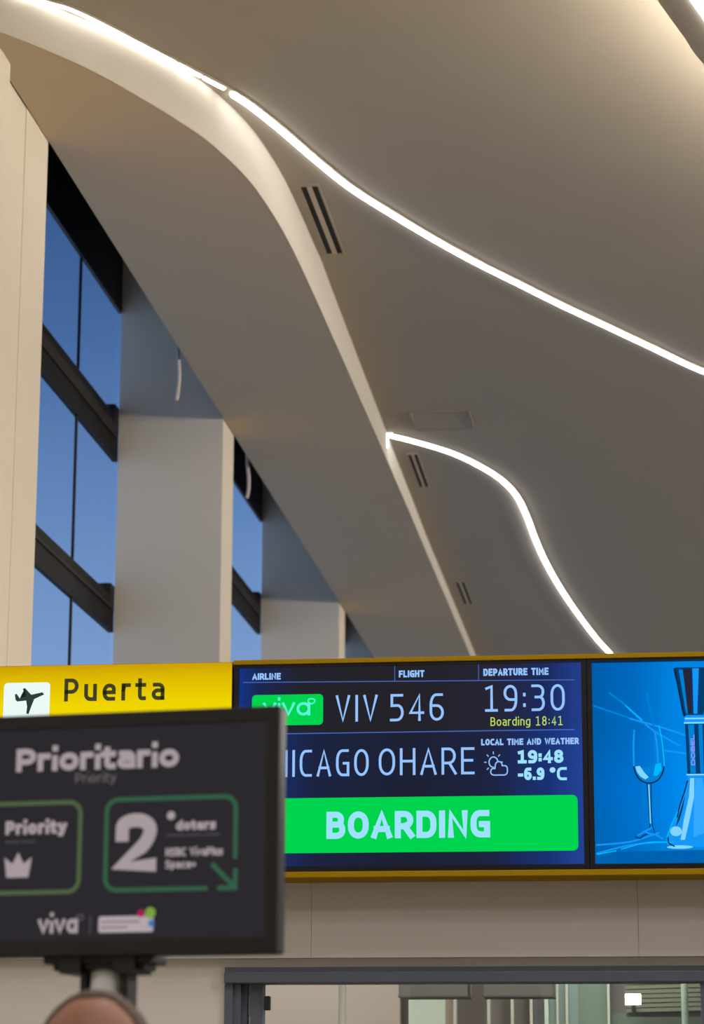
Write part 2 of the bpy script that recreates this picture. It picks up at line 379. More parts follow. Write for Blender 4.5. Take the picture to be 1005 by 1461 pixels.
# window piers and the near wall
tag(build('wall_left', bx(XL-.25, -3.05, YB, 11.265, 0, 7.2), M['pier']), kind='structure')
piers = [(11.81, 12.27), (17.674, 18.14), (24.387, 24.844), (31.0, 31.46), (37.6, 38.06)]
bays = [(12.27, 17.674), (18.14, 24.387), (24.844, 31.0), (31.46, 37.6)]
wl = empty('wall_left_piers', (XL, 11.3, 0), kind='structure')
for a, b in piers: build('pier', bx(XL-.005, -3.105, a, b, 0, 8.2), M['pier'], wl)
build('infill', bx(XL-.25, -3.109, 11.265, 11.81, 0, 8.2), M['pier'], wl)
build('infill', bx(XL-.25, -3.105, 38.06, 42, 0, 8.2), M['pier'], wl)
rails = [(6.25, 6.565), (4.99, 5.24), (3.68, 3.93), (2.37, 2.62), (0.0, 0.3)]
for i, (a, b) in enumerate(bays):
    wn = empty('window_%d' % (i+1), (XL, a, 0), kind='structure')
    build('head_panel', bx(XL-.03, XL-.005, a, b, 7.38, 8.2), M['blackmetal'], wn)
    mul = 16.43 if i == 0 else a+(b-a)*.53
    ms = [mul-2.6, mul] if i == 0 else [a+(b-a)/3, a+2*(b-a)/3]
    for (z0, z1) in rails:
        build('transom', bx(XL-.045, XL-.008, a, b, z0, z1), M['darkmetal'], wn)
        build('transom_rib', bx(XL-.012, XL+.006, a, b-.12, z0+.15, z1-.08) if z1 > 1 else bx(XL-.012, XL+.004, a, b, z0+.02, z1-.02), M['ribmetal'], wn)
        if z1 > 2.6: build('bracket', bx(XL-.11, XL-.006, b-.14, b-.001, z1-.10, z1+.085), M['ribmetal'], wn)
    ed = [a]+ms+[b]
    for y_ in ms: build('mullion', bx(XL-.036, XL-.020, y_-.012, y_+.014, .3, 7.38), M['blackmetal'], wn)
    zz = [7.38]+[z for r in rails for z in (r[1], r[0])]
    for k in range(0, 9, 2):
        for y0, y1 in zip(ed, ed[1:]):
            build('pane', bx(XL-.030, XL-.026, y0, y1, zz[k+1], zz[k]), M['winglass'], wn)

# ------------------------------------------------------------------ LED lines in the ceiling
def on_ceiling(P, dz=0.0): return [Vector((x, y, zc(y)+dz)) for x, y in P]
import bisect
def cut(path, f0, f1):
    n = len(path)-1; i0, i1 = f0*n, f1*n; a = int(math.floor(i0)); b = int(math.floor(i1))
    pts = [path[a].lerp(path[min(a+1, n)], i0-a)]+[path[i] for i in range(a+1, b+1)]
    if i1-b > 1e-6: pts.append(path[b].lerp(path[min(b+1, n)], i1-b))
    return pts
def led_line(label, P, cuts, lip_side=1, wd=.035, name='led_line_light', drop=.028):
    path = spline(on_ceiling(P), 5); W0, D0 = wd, drop
    t = empty(name, tuple(path[0]), label=label, cat='light')
    for f0, f1, *nw in cuts:
        wd, drop = nw if nw else (W0, D0)
        b = bmesh.new(); pr = [(-wd/2, .01), (-wd/2, -drop*.5), (-wd*.25, -drop), (wd*.25, -drop), (wd/2, -drop*.5), (wd/2, .01)]
        sweep(b, cut(path, f0, f1), pr[::-1]); build('diffuser', b, M['led'], t)
    b = bmesh.new(); s = lip_side*(wd/2+.004); e = lip_side*(wd/2+.012)  # lip added to keep the glow off one side of the line
    pr = [(s, .01), (s, -drop*.35), (e, -drop*.35), (e, .01)]
    sweep(b, path, pr if lip_side < 0 else pr[::-1]); build('glow_shield_lip', b, M['ventwhite'], t)
    return t
def lift(P):     # plan points read on z=6.75: slide along the sight line to the real ceiling height
    out = []
    for x, y in P:
        k = 1.0
        for _ in range(8): k = (zc(y*k)-1.55)/5.2
        out.append((x*k, y*k))
    return out
L1 = lift([(-2.97, 10.835), (-2.834, 10.991), (-2.723, 11.098), (-2.598, 11.305), (-2.472, 11.536), (-2.342, 11.774), (-2.153, 12.127), (-2.111, 12.206), (-2.046, 12.373), (-1.946, 12.695), (-1.819, 13.149), (-1.679, 13.6), (-1.488, 14.059), (-1.283, 14.52), (-1.063, 14.969), (-0.829, 15.401), (-0.583, 15.854), (-0.324, 16.301), (-0.005, 16.855), (0.348, 17.462)])
L1 = L1+[(0.9, 18.3), (1.8, 19.5), (3.0, 20.8)]
n1 = len(L1)-1
led_line('long white light line sweeping diagonally across the upper ceiling', L1, [(0, 5.0/n1, .024, .012), (5.06/n1, 5.48/n1, .026, .014), (5.56/n1, 6.0/n1, .026, .014), (6.75/n1, 7.2/n1), (7.25/n1, 1.0)])
L2 = lift([(-2.02, 18.93), (-1.86, 19.119), (-1.616, 19.464), (-1.426, 19.881), (-1.263, 20.403), (-1.166, 21.016), (-1.121, 21.817), (-1.093, 22.702), (-1.044, 23.691), (-0.96, 24.834), (-0.835, 26.164), (-0.691, 27.47), (-0.562, 28.413)])+[(-.3, 30.0), (0.2, 32), (1.0, 34)]
t2 = led_line('S-shaped white light line starting at the cream riser and ending above the departure screen', L2, [(0, 1)], wd=.039)
y0 = L2[0][1]
build('diffuser', bx(-2.050, -2.041, y0-.012, y0+.006, zc(y0)-.11, zc(y0)), M['led'], t2)

# bulkhead overhead on the right: dark underside, LED line below, warm cove strip on top
be = [(-0.32, 8.0), (-.22, 9.2), (-.07, 10.2), (.06, 10.668), (.128, 10.901), (.193, 11.126), (.27, 11.393), (.62, 12.3), (1.3, 13.6), (2.4, 15.0), (4.0, 16.2)]
BE = [Vector((p.x, p.y, 0)) for p in spline([(a, b, 0) for a, b in be], 4)]
def offs(path, d):
    out = []
    for i, p in enumerate(path):
        t = (path[min(i+1, len(path)-1)]-path[max(i-1, 0)]).normalized(); out.append(p+Vector((t.y, -t.x, 0))*d)
    return out
bh = empty('ceiling_bulkhead', (BE[0].x, BE[0].y, 6.45), label='dark overhead ceiling band crossing the top right corner with a lit cove above it', cat='bulkhead')
o1 = offs(BE, .9)
build('band', prism(bmesh.new(), [(p.x, p.y) for p in BE]+[(p.x, p.y) for p in o1[::-1]], 6.45, 6.52), M['ceiling'], bh)
build('neck', prism(bmesh.new(), [(p.x, p.y) for p in offs(BE, .35)]+[(p.x, p.y) for p in offs(BE, .55)[::-1]], 6.52, 6.86), M['ceiling'], bh)
bmc = bmesh.new(); sweep(bmc, [Vector((p.x, p.y, 6.53)) for p in offs(BE, .10)], [(-.02, 0), (-.02, .02), (.02, .02), (.02, 0)]); build('cove_strip', bmc, M['cove'], bh)
bmc = bmesh.new(); sweep(bmc, [Vector((p.x, p.y, 6.452)) for p in offs(BE, .165)], [(-.02, 0), (-.02, -.02), (.02, -.02), (.02, 0)][::-1]); build('diffuser', bmc, M['led'], bh)

# slot diffusers and hatch
def vent(label, x, y0, y1, wd):
    t = empty('slot_vent', (x, y0, zc(y0)), label=label, cat='vent', group='slot vents beside the cream riser')
    b = bmesh.new(); f = .012; e = .028
    def plate(b, xa, xb, ya, yb, d0, d1):
        v = [b.verts.new((X, Y, zc(Y)-d)) for X in (xa, xb) for Y in (ya, yb) for d in (d0, d1)]
        for q in ((0, 1, 3, 2), (4, 6, 7, 5), (0, 4, 5, 1), (2, 3, 7, 6), (0, 2, 6, 4), (1, 5, 7, 3)): b.faces.new([v[i] for i in q])
    gap = wd*.30; sl = (wd-gap)/2
    plate(b, x-wd/2-f, x-wd/2, y0-e, y1+e, 0, .006); plate(b, x+wd/2, x+wd/2+f, y0-e, y1+e, 0, .006)
    plate(b, x-wd/2, x+wd/2, y0-e, y0, 0, .006); plate(b, x-wd/2, x+wd/2, y1, y1+e, 0, .006)
    build('frame', b, M['ceiling'], t)
    b = bmesh.new(); plate(b, x-gap/2, x+gap/2, y0, y1, 0, .006); build('centre_bar', b, M['ventwhite'], t)
    for s in (-1, 1):
        b = bmesh.new(); c = x+s*(gap/2+sl/2); plate(b, c-sl/2, c+sl/2, y0, y1, 0, .002); build('slot', b, M['slotdark'], t)
def kz(x, y):
    (a, b), = lift([(x, y)]); return a, b
a = kz(-1.906, 13.575); b = kz(-1.918, 14.73); vent('largest double slot vent, high up between the cream riser and the long light line', (a[0]+b[0])/2, a[1], b[1], .100)
a = kz(-1.911, 19.563); b = kz(-1.916, 20.617); vent('middle double slot vent just below the corner where the S-shaped light line starts', (a[0]+b[0])/2, a[1], b[1], .072)
a = kz(-1.922, 24.465); b = kz(-1.930, 25.536); vent('smallest double slot vent, farthest away and closest above the departure screen', (a[0]+b[0])/2, a[1], b[1], .080)
hq = lift([(-1.80, 18.34), (-1.815, 18.84), (-1.372, 18.84), (-1.378, 18.34)])
ht = empty('ceiling_hatch', (hq[0][0], hq[0][1], zc(hq[0][1])), label='square access hatch in the ceiling outlined by a thin seam above the S-shaped light line', cat='hatch')
b = bmesh.new(); xa, xb, ya, yb = hq[0][0], hq[2][0], hq[0][1], hq[1][1]
for q in ((xa-.008, xa, ya, yb), (xb, xb+.008, ya, yb), (xa, xb, ya-.012, ya), (xa, xb, yb, yb+.012)):
    box(b, q[0], q[1], q[2], q[3], zc(q[3])-.006, zc(q[3])+.02)
build('seam', b, M['seam'], ht)
b = bmesh.new(); v = [b.verts.new((X, Y, zc(Y)-.003)) for X, Y in ((xa, ya), (xb, ya), (xb, yb), (xa, yb))]; b.faces.new(v); v2 = [b.verts.new((q.co.x, q.co.y, q.co.z+.015)) for q in v]; b.faces.new(v2[::-1])
for i in range(4): b.faces.new((v[i], v2[i], v2[(i+1) % 4], v[(i+1) % 4]))
build('hatch_panel', b, M['ceiling'], ht)

# cables hanging over the soffit edge
def tube(bm, pts, r, n=8):
    return sweep(bm, [Vector(p) for p in pts], [(r*math.cos(2*math.pi*i/n), r*math.sin(2*math.pi*i/n)) for i in range(n)], up=Vector((0, -1, 0)))
for lab, X, Y, z0, z1 in (('pale loose cable end hanging in front of the shaded top of the middle pier', -3.165, 16.2, 6.60, 6.275), ('pale loose cable end hanging in front of the second window', -3.16, 19.1, 6.56, 6.31)):
    pts = spline([(X, Y, z0+.12), (X+.004, Y, z0), (X+.014, Y, (z0+z1)/2+.03), (X+.012, Y, (z0+z1)/2-.06), (X, Y, z1)], 5)
    tag(build('hanging_cable', tube(bmesh.new(), pts, .014), M['cord'], smooth=True), lab, 'cable')

# ------------------------------------------------------------------ gate partition
PX0, PX1 = -3.05, 4.2
gw = empty('wall_gate', (PX0, 9.25, 0), kind='structure')
b = bmesh.new(); box(b, PX0, -1.585, 9.25, 9.40, 0, 3.1); box(b, -1.585, .175, 9.25, 9.40, 2.113, 3.1); box(b, .175, PX1, 9.25, 9.40, 0, 3.1); build('wall_face', b, M['wall'], gw)
sx_ = [PX0, -2.43, -1.267, -.10, 1.06, 2.22, 3.38, PX1]
for a, c in zip(sx_, sx_[1:]):
    build('panel', bx(a+.0006, c-.0006, 9.2, 9.249, 2.143, 3.1), M['fascia'], gw)
RMW = mat('white_strip', srgb(226, 226, 228), .6)
dr = empty('door_1', (-1.58, 9.25, 0), kind='structure')
b = bmesh.new(); box(b, -1.585, .175, 9.235, 9.36, 2.088, 2.113); box(b, -1.585, .175, 9.215, 9.34, 2.055, 2.094, bev=.004); build('frame_header', b, M['doormetal'], dr)
b = bmesh.new(); box(b, -1.585, -1.555, 9.235, 9.36, 0, 2.09); box(b, -1.555, -1.528, 9.25, 9.36, 0, 2.06); build('jamb', b, M['doormetal'], dr)
build('jamb', bx(.113, .175, 9.235, 9.36, 0, 2.09), M['doormetal'], dr)
build('inner_post', bx(-1.528, -1.509, 9.28, 9.34, 0, 2.06), M['doormetal'], dr)
build('inner_post', bx(-1.497, -1.452, 9.27, 9.34, 0, 2.06), M['doormetal'], dr)
build('weather_strip', bx(-1.508, -1.498, 9.30, 9.32, 1.945, 2.055), RMW, dr)
build('glass_pane', bx(-1.452, .113, 9.30, 9.308, 0, 2.057), M['doorglass'], dr)
build('hinge', bx(-1.445, -1.424, 9.255, 9.29, 1.962, 2.012, bev=.003), M['black'], dr)

# boarding room beyond the glass
RM = {k: mat('room_'+k, srgb(*c), r) for k, c, r in (('beige', (202, 182, 172), .8), ('mauve', (150, 140, 138), .8), ('cream', (226, 218, 204), .7), ('pale_green', (226, 234, 216), .6), ('teal', (150, 176, 168), .5), ('green', (136, 154, 138), .6), ('slat', (126, 132, 108), .7), ('grey', (118, 116, 120), .7), ('pink', (188, 166, 152), .8), ('boxgrey', (150, 142, 134), .8))}
rm = empty('wall_boarding_room', (-1.5, 13, 0), kind='structure')
b = bmesh.new(); box(b, PX0, 1.6, 13.3, 13.4, 0, 2.9); box(b, PX0, PX0+.1, 9.41, 13.3, 0, 2.9); box(b, 1.5, 1.6, 9.41, 13.3, 0, 2.9); build('room_wall', b, RM['mauve'], rm)
build('room_ceiling', bx(PX0, 1.6, 9.41, 13.4, 2.9, 3.0), RM['cream'], rm)
def panel(name, x0, x1, y0, y1, z0, z1, mt, bev=0): return build(name, bx(x0, x1, y0, y1, z0, z1, bev=bev), mt, rm)
panel('beige_panel', -2.6, -1.36, 13.2, 13.29, 0, 2.6, RM['beige'])
panel('light_panel', -1.315, -1.128, 13.2, 13.29, 0, 2.6, RM['pale_green'])
panel('pink_panel', -1.128, -1.083, 13.2, 13.29, 0, 2.6, RM['pink'])
for x in (-1.083, -.912, -.793, -.697): panel('glazing_bar', x, x+.014, 13.16, 13.24, 0, 2.6, RM['cream'])
panel('grey_panel', -.68, -.625, 13.2, 13.29, 0, 2.6, RM['grey'])
panel('glazing_bar', -.622, -.602, 13.14, 13.24, 0, 2.6, RM['pale_green'])
panel('teal_panel', -.60, -.455, 13.2, 13.29, 0, 2.6, RM['teal'])
for x, wd in ((-.562, .010), (-.516, .012)): panel('glazing_bar', x, x+wd, 13.15, 13.2, 0, 2.6, RM['cream'])
panel('green_panel', -.455, -.30, 13.2, 13.29, 0, 2.6, RM['green'])
panel('glazing_bar', -.306, -.294, 13.12, 13.2, 0, 2.6, RM['pale_green'])
panel('green_panel', -.29, .5, 13.2, 13.29, 0, 2.12, RM['green'])
tag(build('round_post', cyl(bmesh.new(), -1.442, 11.5, 0, 2.9, .018), RM['cream'], smooth=True), 'slim cream post standing behind the door glass at the left', 'post')
for x0, x1, lab in ((-1.190, -.882, 'left of the two hanging grey boxes behind the door glass'), (-.813, -.504, 'right of the two hanging grey boxes behind the door glass')):
    t = empty('hanging_box', ((x0+x1)/2, 11.6, 2.12), label=lab, cat='box')
    build('housing', bx(x0, x1, 11.5, 11.72, 2.121, 2.5, bev=.004), RM['boxgrey'], t)
    build('base_trim', bx(x0-.003, x1+.003, 11.497, 11.723, 2.117, 2.123), RM['grey'], t)
    for q in (x0+.05, x1-.05): build('rod', cyl(bmesh.new(), q, 11.6, 2.5, 2.9, .006, n=8), RM['cream'], t)
t = empty('slatted_ceiling', (0, 12.2, 2.1), label='olive slatted panel sloping behind the door glass at the right', cat='panel')
for k in range(8):
    z = 2.275-k*.0225
    b = bmesh.new(); v = [b.verts.new(p) for p in ((-.21, 12.9, z-.008), (.30, 12.9, z+.004), (.30, 12.9, z+.0215), (-.21, 12.9, z+.0095), (-.21, 12.93, z-.008), (.30, 12.93, z+.004), (.30, 12.93, z+.0215), (-.21, 12.93, z+.0095))]
    for q in ((0, 1, 2, 3), (7, 6, 5, 4), (0, 4, 5, 1), (3, 2, 6, 7), (0, 3, 7, 4), (1, 5, 6, 2)): b.faces.new([v[i] for i in q])
    build('slat', b, RM['slat'], t)
build('backing', bx(-.21, .30, 12.95, 12.97, 2.09, 2.32), RM['grey'], t)
tag(build('round_post', cyl(bmesh.new(), .075, 12.4, 0, 2.9, .016), RM['green'], smooth=True), 'green-grey post behind the door glass at the far right', 'post')
t = empty('wall_lamp', (-.17, 12.6, 2.14), label='bright white flood lamp glaring behind the door glass', cat='lamp')
build('lamp_head', bx(-.205, -.135, 12.58, 12.64, 2.135, 2.185, bev=.006), M['black'], t)
build('lamp_lens', bx(-.207, -.133, 12.572, 12.581, 2.132, 2.182, bev=.002), light_mat('flood_lens', (.93, 1, .97, 1), 12), t)
build('lamp_arm', bx(-.178, -.162, 12.62, 12.9, 2.11, 2.135), M['black'], t)

# ------------------------------------------------------------------ overhead sign run
YS = 9.0
SX0, SX1 = -2.80, 1.03
fr = empty('sign_frame', (-.9, 9.1, 2.41), label='long amber metal frame that holds the two overhead screens above the door', cat='sign frame')
b = bmesh.new()
box(b, -1.530, SX1, YS-.004, 9.199, 3.174, 3.191, bev=.002); box(b, -1.530, SX1, YS-.004, 9.199, 2.409, 2.430, bev=.002); box(b, SX1, SX1+.015, YS-.004, 9.199, 2.409, 3.191)
build('amber_rail', b, M['amber'], fr)
build('backbox', bx(-1.53, SX1, 9.06, 9.199, 2.431, 3.173), M['black'], fr)

def lcd(name, label, x0, x1, cat):
    t = empty(name, ((x0+x1)/2, 9.03, 2.431), label=label, cat=cat)
    build('bezel', (lambda b: (box(b, x0, x1, YS+.002, 9.058, 3.163, 3.173), box(b, x0, x1, YS+.002, 9.058, 2.432, 2.449), box(b, x0, x0+.018, YS+.002, 9.058, 2.449, 3.163), box(b, x1-.018, x1, YS+.002, 9.058, 2.449, 3.163), b)[-1])(bmesh.new()), M['gloss'], t)
    return t
dd = lcd('departure_display', 'dark blue departure screen showing a boarding flight in pale blue and green', -1.527, -.262, 'screen')
sw = 1.225
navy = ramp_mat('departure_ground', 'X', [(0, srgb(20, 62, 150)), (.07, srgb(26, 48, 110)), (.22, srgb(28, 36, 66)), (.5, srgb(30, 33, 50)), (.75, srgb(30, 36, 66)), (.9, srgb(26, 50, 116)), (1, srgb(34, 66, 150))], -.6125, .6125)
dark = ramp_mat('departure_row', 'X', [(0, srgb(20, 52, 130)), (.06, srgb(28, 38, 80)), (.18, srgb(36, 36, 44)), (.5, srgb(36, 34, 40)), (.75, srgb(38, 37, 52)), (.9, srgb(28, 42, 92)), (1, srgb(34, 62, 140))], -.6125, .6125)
def face(name, x0, x1, z0, z1, y, mt, parent):
    b = bmesh.new(); poly(b, [(x0, z1), (x1, z1), (x1, z0), (x0, z0)][::-1], y); return build(name, b, mt, parent)
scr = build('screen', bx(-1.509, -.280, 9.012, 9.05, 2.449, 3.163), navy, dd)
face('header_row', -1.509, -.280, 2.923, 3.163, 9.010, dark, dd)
y1 = 9.007
b = bmesh.new()
ribbon(b, [(-1.495, 3.111), (-.303, 3.100)], .0032, y=y1, cap=False); ribbon(b, [(-1.36, 2.9225), (-.306, 2.9225)], .0035, y=y1, cap=False); ribbon(b, [(-1.495, 2.9225), (-1.36, 2.9225)], .0035, y=y1, cap=False)
ribbon(b, [(-.945, 3.161), (-.945, 3.106)], .0025, y=y1, cap=False); ribbon(b, [(-.644, 3.161), (-.644, 3.103)], .0025, y=y1, cap=False)
build('rule', b, M['scr_line'], dd)
y2 = 9.004
txt('lettering', 'AIRLINE', -1.461, -1.357, 3.119, 3.143, .0058, M['scr_text'], dd, y2, gap=.1)
txt('lettering', 'FLIGHT', -.930, -.838, 3.119, 3.144, .0058, M['scr_text'], dd, y2, gap=.1)
txt('lettering', 'DEPARTURE TIME', -.627, -.395, 3.119, 3.145, .0060, M['scr_text'], dd, y2, gap=.1)
txt('lettering', 'VIV', -1.157, -1.006, 2.962, 3.058, .0092, M['scr_text'], dd, y2, gap=.22)
txt('lettering', '546', -.962, -.769, 2.961, 3.059, .0092, M['scr_text'], dd, y2, gap=.22)
txt('lettering', '19:30', -.622, -.339, 2.990, 3.085, .0092, M['scr_text'], dd, y2, gap=.24)
txt('lettering', 'Boarding', -.603, -.462, 2.939, 2.970, .0036, M['scr_yellow'], dd, y2, label='yellow-green lettering')
txt('lettering', '18:41', -.442, -.348, 2.938, 2.971, .0036, M['scr_yellow'], dd, y2, gap=.24, label='yellow-green lettering')
txt('lettering', 'CHICAGO', -1.44, -1.038, 2.767, 2.863, .0092, M['scr_text'], dd, y2, gap=.2)
txt('lettering', 'OHARE', -1.002, -.661, 2.768, 2.864, .0092, M['scr_text'], dd, y2, gap=.2)
txt('lettering', 'LOCAL TIME AND WEATHER', -.637, -.292, 2.870, 2.893, .0056, M['scr_text'], dd, y2, gap=.1)
txt('lettering', '19:48', -.508, -.347, 2.804, 2.851, .0115, M['scr_bold'], dd, y2, gap=.12)
txt('lettering', '-6.9', -.508, -.415, 2.745, 2.789, .0110, M['scr_bold'], dd, y2, gap=.1)
txt('lettering', '°C', -.396, -.336, 2.743, 2.789, .0095, M['scr_bold'], dd, y2, gap=.14)
# weather symbol: sun half behind a cloud
b = bmesh.new(); cxs, czs = -.594, 2.810
ribbon(b, [(cxs+.0155*math.cos(a*math.pi/12), czs+.0185*math.sin(a*math.pi/12)) for a in range(1, 19)], .0042, y=y2)
for a in range(8):
    an = math.radians(90+45*a)
    if a in (5, 4): continue
    ribbon(b, [(cxs+.024*math.cos(an), czs+.028*math.sin(an)), (cxs+.033*math.cos(an), czs+.038*math.sin(an))], .0035, y=y2, cap=False)
ribbon(b, rounded([(-.604, 2.764, .012), (-.604, 2.787, .012), (-.589, 2.787), (-.586, 2.812, .014), (-.566, 2.812, .014), (-.563, 2.797), (-.545, 2.797, .012), (-.545, 2.764, .012)], True), .0042, True, y2)
build('weather_symbol', b, M['scr_text'], dd)
b = bmesh.new(); rrect(b, -1.461, -1.203, 2.953, 3.064, .014, y2+.002); build('airline_badge', b, M['scr_green'], dd)
txt('lettering', 'vivq', -1.420, -1.249, 2.987, 3.052, .0095, M['scr_cyan'], dd, y2-.001, gap=.1, label='cyan wordmark on the green badge')
b = bmesh.new(); ribbon(b, rounded([(-1.252, 3.027, .006), (-1.259, 3.042, .012), (-1.250, 3.048, .01), (-1.232, 3.046, .012), (-1.233, 3.032, .01)], True), .0042, True, y2-.001); build('heart_ring', b, M['scr_cyan'], dd)
b = bmesh.new(); rrect(b, -1.465, -.300, 2.496, 2.691, .018, y2+.002); build('boarding_banner', b, M['scr_green'], dd)
txt('lettering', 'BOARDING', -1.188, -.608, 2.545, 2.641, .0212, M['scr_bold'], dd, y2-.001, gap=.13, label='bold pale cyan lettering on the green banner')

# advertising screen
ad = lcd('advertising_display', 'bright blue advertising screen picturing a stemmed glass beside a bottle', -.260, 1.028, 'screen')
adm = ramp_mat('advert_ground', 'X', [(0, srgb(0, 92, 168)), (.12, srgb(0, 106, 192)), (.24, srgb(0, 132, 226)), (.6, srgb(0, 136, 230)), (1, srgb(0, 92, 172))], -.62, .62, second=('Z', 0.0, .71, [(0, srgb(0, 0, 20)), (.12, srgb(0, 40, 66)), (.4, srgb(0, 44, 92)), (.7, srgb(0, 16, 30)), (1, srgb(0, 0, 0))]))
build('screen', bx(-.243, 1.010, 9.012, 9.05, 2.449, 3.160), adm, ad)
A1 = {k: light_mat('advert_'+k, srgb(*c)) for k, c in (('cyan', (0, 186, 255)), ('sky', (22, 150, 246)), ('pale', (130, 214, 255)), ('deep', (0, 62, 112)), ('ink', (12, 40, 66)), ('black', (40, 38, 58)), ('azure', (0, 128, 214)), ('gleam', (52, 168, 255)), ('lilac', (140, 150, 255)), ('floor', (0, 98, 176)))}
def adp(name, mt, pts, y=9.009):
    b = bmesh.new(); poly(b, pts[::-1], y); return build(name, b, A1[mt], ad)
def adr(name, mt, lines, w, y=9.008):
    for L in lines:
        b = bmesh.new(); ribbon(b, [(p.x, p.y) for p in spline([(a, c, 0) for a, c in L], 5)] if len(L) > 2 else L, w, y=y); build(name, b, A1[mt], ad)
        y -= .00005
adp('table_shade', 'floor', [(-.243, 2.490), (.55, 2.500), (1.01, 2.490), (1.01, 2.449), (-.243, 2.449)], 9.0105)
adr('light_ray', 'azure', [[(-.235, 3.005), (-.155, 2.976), (-.06, 2.94)], [(-.18, 3.05), (-.13, 3.01)], [(-.05, 3.045), (-.038, 2.98), (-.028, 2.93)]], .0065)
adr('light_ray', 'sky', [[(-.14, 3.02), (-.085, 2.965), (-.03, 2.915), (.06, 2.86)], [(-.11, 2.958), (-.0, 2.925), (.08, 2.897)], [(.01, 2.843), (.08, 2.832)], [(-.235, 2.515), (-.12, 2.525), (-.02, 2.555)], [(-.235, 2.486), (-.11, 2.515), (.04, 2.525)]], .0060)
adr('light_ray', 'cyan', [[(-.12, 3.00), (-.07, 2.955)], [(-.15, 2.500), (-.06, 2.522), (.03, 2.522)], [(-.235, 2.482), (-.17, 2.494)]], .0038, 9.0075)
# stemmed glass
adp('glass_bowl', 'azure', [(-.098, 2.78), (-.09, 2.765), (-.078, 2.745), (-.06, 2.733), (-.035, 2.733), (-.015, 2.745), (-.001, 2.768), (.006, 2.79), (.002, 2.86), (-.012, 2.918), (-.03, 2.918), (-.028, 2.80), (-.04, 2.79)], 9.0085)
adr('glass_rim', 'sky', [[(-.097, 2.915), (-.1005, 2.86), (-.1005, 2.79)], [(-.024, 2.91), (-.018, 2.85), (-.016, 2.79)]], .006, 9.007)
adr('glass_rim', 'cyan', [[(-.010, 2.93), (-.001, 2.88), (.004, 2.82), (.005, 2.785)]], .0045, 9.0068)
adr('glass_edge', 'ink', [[(-.101, 2.787), (-.096, 2.766), (-.083, 2.744), (-.062, 2.731), (-.035, 2.731), (-.014, 2.744), (0, 2.768), (.004, 2.786)]], .0048, 9.0066)
adp('glass_glint', 'pale', [(-.096, 2.788), (-.08, 2.79), (-.066, 2.768), (-.05, 2.750), (-.062, 2.742), (-.078, 2.752), (-.09, 2.768)], 9.006)
adp('glass_glint', 'cyan', [(-.026, 2.795), (-.006, 2.80), (-.004, 2.775), (-.02, 2.755), (-.034, 2.755)], 9.006)
adr('glass_stem', 'deep', [[(-.056, 2.725), (-.053, 2.66), (-.050, 2.58), (-.056, 2.568)], [(-.042, 2.725), (-.044, 2.66), (-.042, 2.59), (-.034, 2.556)]], .0035, 9.0066)
adr('glass_stem', 'pale', [[(-.0505, 2.722), (-.049, 2.66), (-.0475, 2.59)]], .0042, 9.0062)
adr('glass_foot', 'deep', [[(-.100, 2.541), (-.085, 2.537), (-.072, 2.546), (-.058, 2.553)]], .005, 9.0066)
adr('glass_foot', 'sky', [[(-.07, 2.56), (-.05, 2.552), (-.03, 2.548), (-.008, 2.535)], [(-.09, 2.548), (-.06, 2.565), (-.045, 2.572)]], .006, 9.0064)
# bottle
adp('stopper', 'deep', [(.046, 3.128), (.054, 3.138), (.17, 3.137), (.178, 3.128), (.146, 2.968), (.080, 2.968)], 9.008)
adp('stopper_face', 'azure', [(.064, 3.130), (.078, 3.130), (.094, 2.972), (.086, 2.972)], 9.0075)
adp('stopper_face', 'black', [(.079, 3.132), (.108, 3.134), (.108, 2.972), (.092, 2.972)], 9.0073)
adp('stopper_face', 'sky', [(.112, 3.134), (.135, 3.134), (.125, 2.972), (.112, 2.972)], 9.0072)
adr('stopper_edge', 'ink', [[(.05, 3.132), (.061, 3.07), (.075, 2.985), (.080, 2.966)]], .007, 9.007)
adp('neck', 'sky', [(.080, 2.966), (.148, 2.966), (.148, 2.935), (.078, 2.935)], 9.0078)
adr('neck_ring', 'pale', [[(.080, 2.940), (.149, 2.940)], [(.084, 2.955), (.148, 2.955)], [(.084, 2.757), (.152, 2.757)]], .0055, 9.0068)
adp('neck_label', 'deep', [(.081, 2.936), (.149, 2.936), (.149, 2.760), (.085, 2.760)], 9.0076)
adp('neck_label_sheen', 'azure', [(.092, 2.934), (.113, 2.934), (.114, 2.762), (.096, 2.762)], 9.0074)
adp('neck_label_sheen', 'azure', [(.128, 2.934), (.142, 2.934), (.142, 2.762), (.130, 2.762)], 9.0074)
b = bmesh.new(); H_ = .010
# lettering set vertically, reading upwards
def vtext(b, s, xc, zb, zt, cap, w, y):
    c = bmesh.new(); text(c, s, zb, zt, 0, cap, w, 0, .2)
    mp = {}
    for v in c.verts: mp[v] = b.verts.new((xc+cap/2-v.co.z, y, v.co.x))
    for f in c.faces: b.faces.new([mp[v] for v in f.verts])
    c.free()
vtext(b, 'DOBEL', .106, 2.790, 2.898, .0135, .0032, 9.0064); build('lettering', b, A1['lilac'], ad)['label'] = 'lilac lettering running up the bottle neck'
adp('bottle_body', 'sky', [(.086, 2.754), (.152, 2.754), (.158, 2.72), (.20, 2.62), (.235, 2.54), (.236, 2.515), (.20, 2.505), (.04, 2.505), (.008, 2.515), (.006, 2.535), (.04, 2.62), (.078, 2.71)], 9.008)
adp('bottle_shade', 'deep', [(.082, 2.72), (.076, 2.69), (.056, 2.63), (.046, 2.60), (.040, 2.575), (.054, 2.60), (.066, 2.64)], 9.0074)
adr('bottle_edge', 'ink', [[(.084, 2.735), (.074, 2.700), (.055, 2.648), (.046, 2.61)], [(.012, 2.538), (.014, 2.52), (.032, 2.508)]], .0045, 9.007)
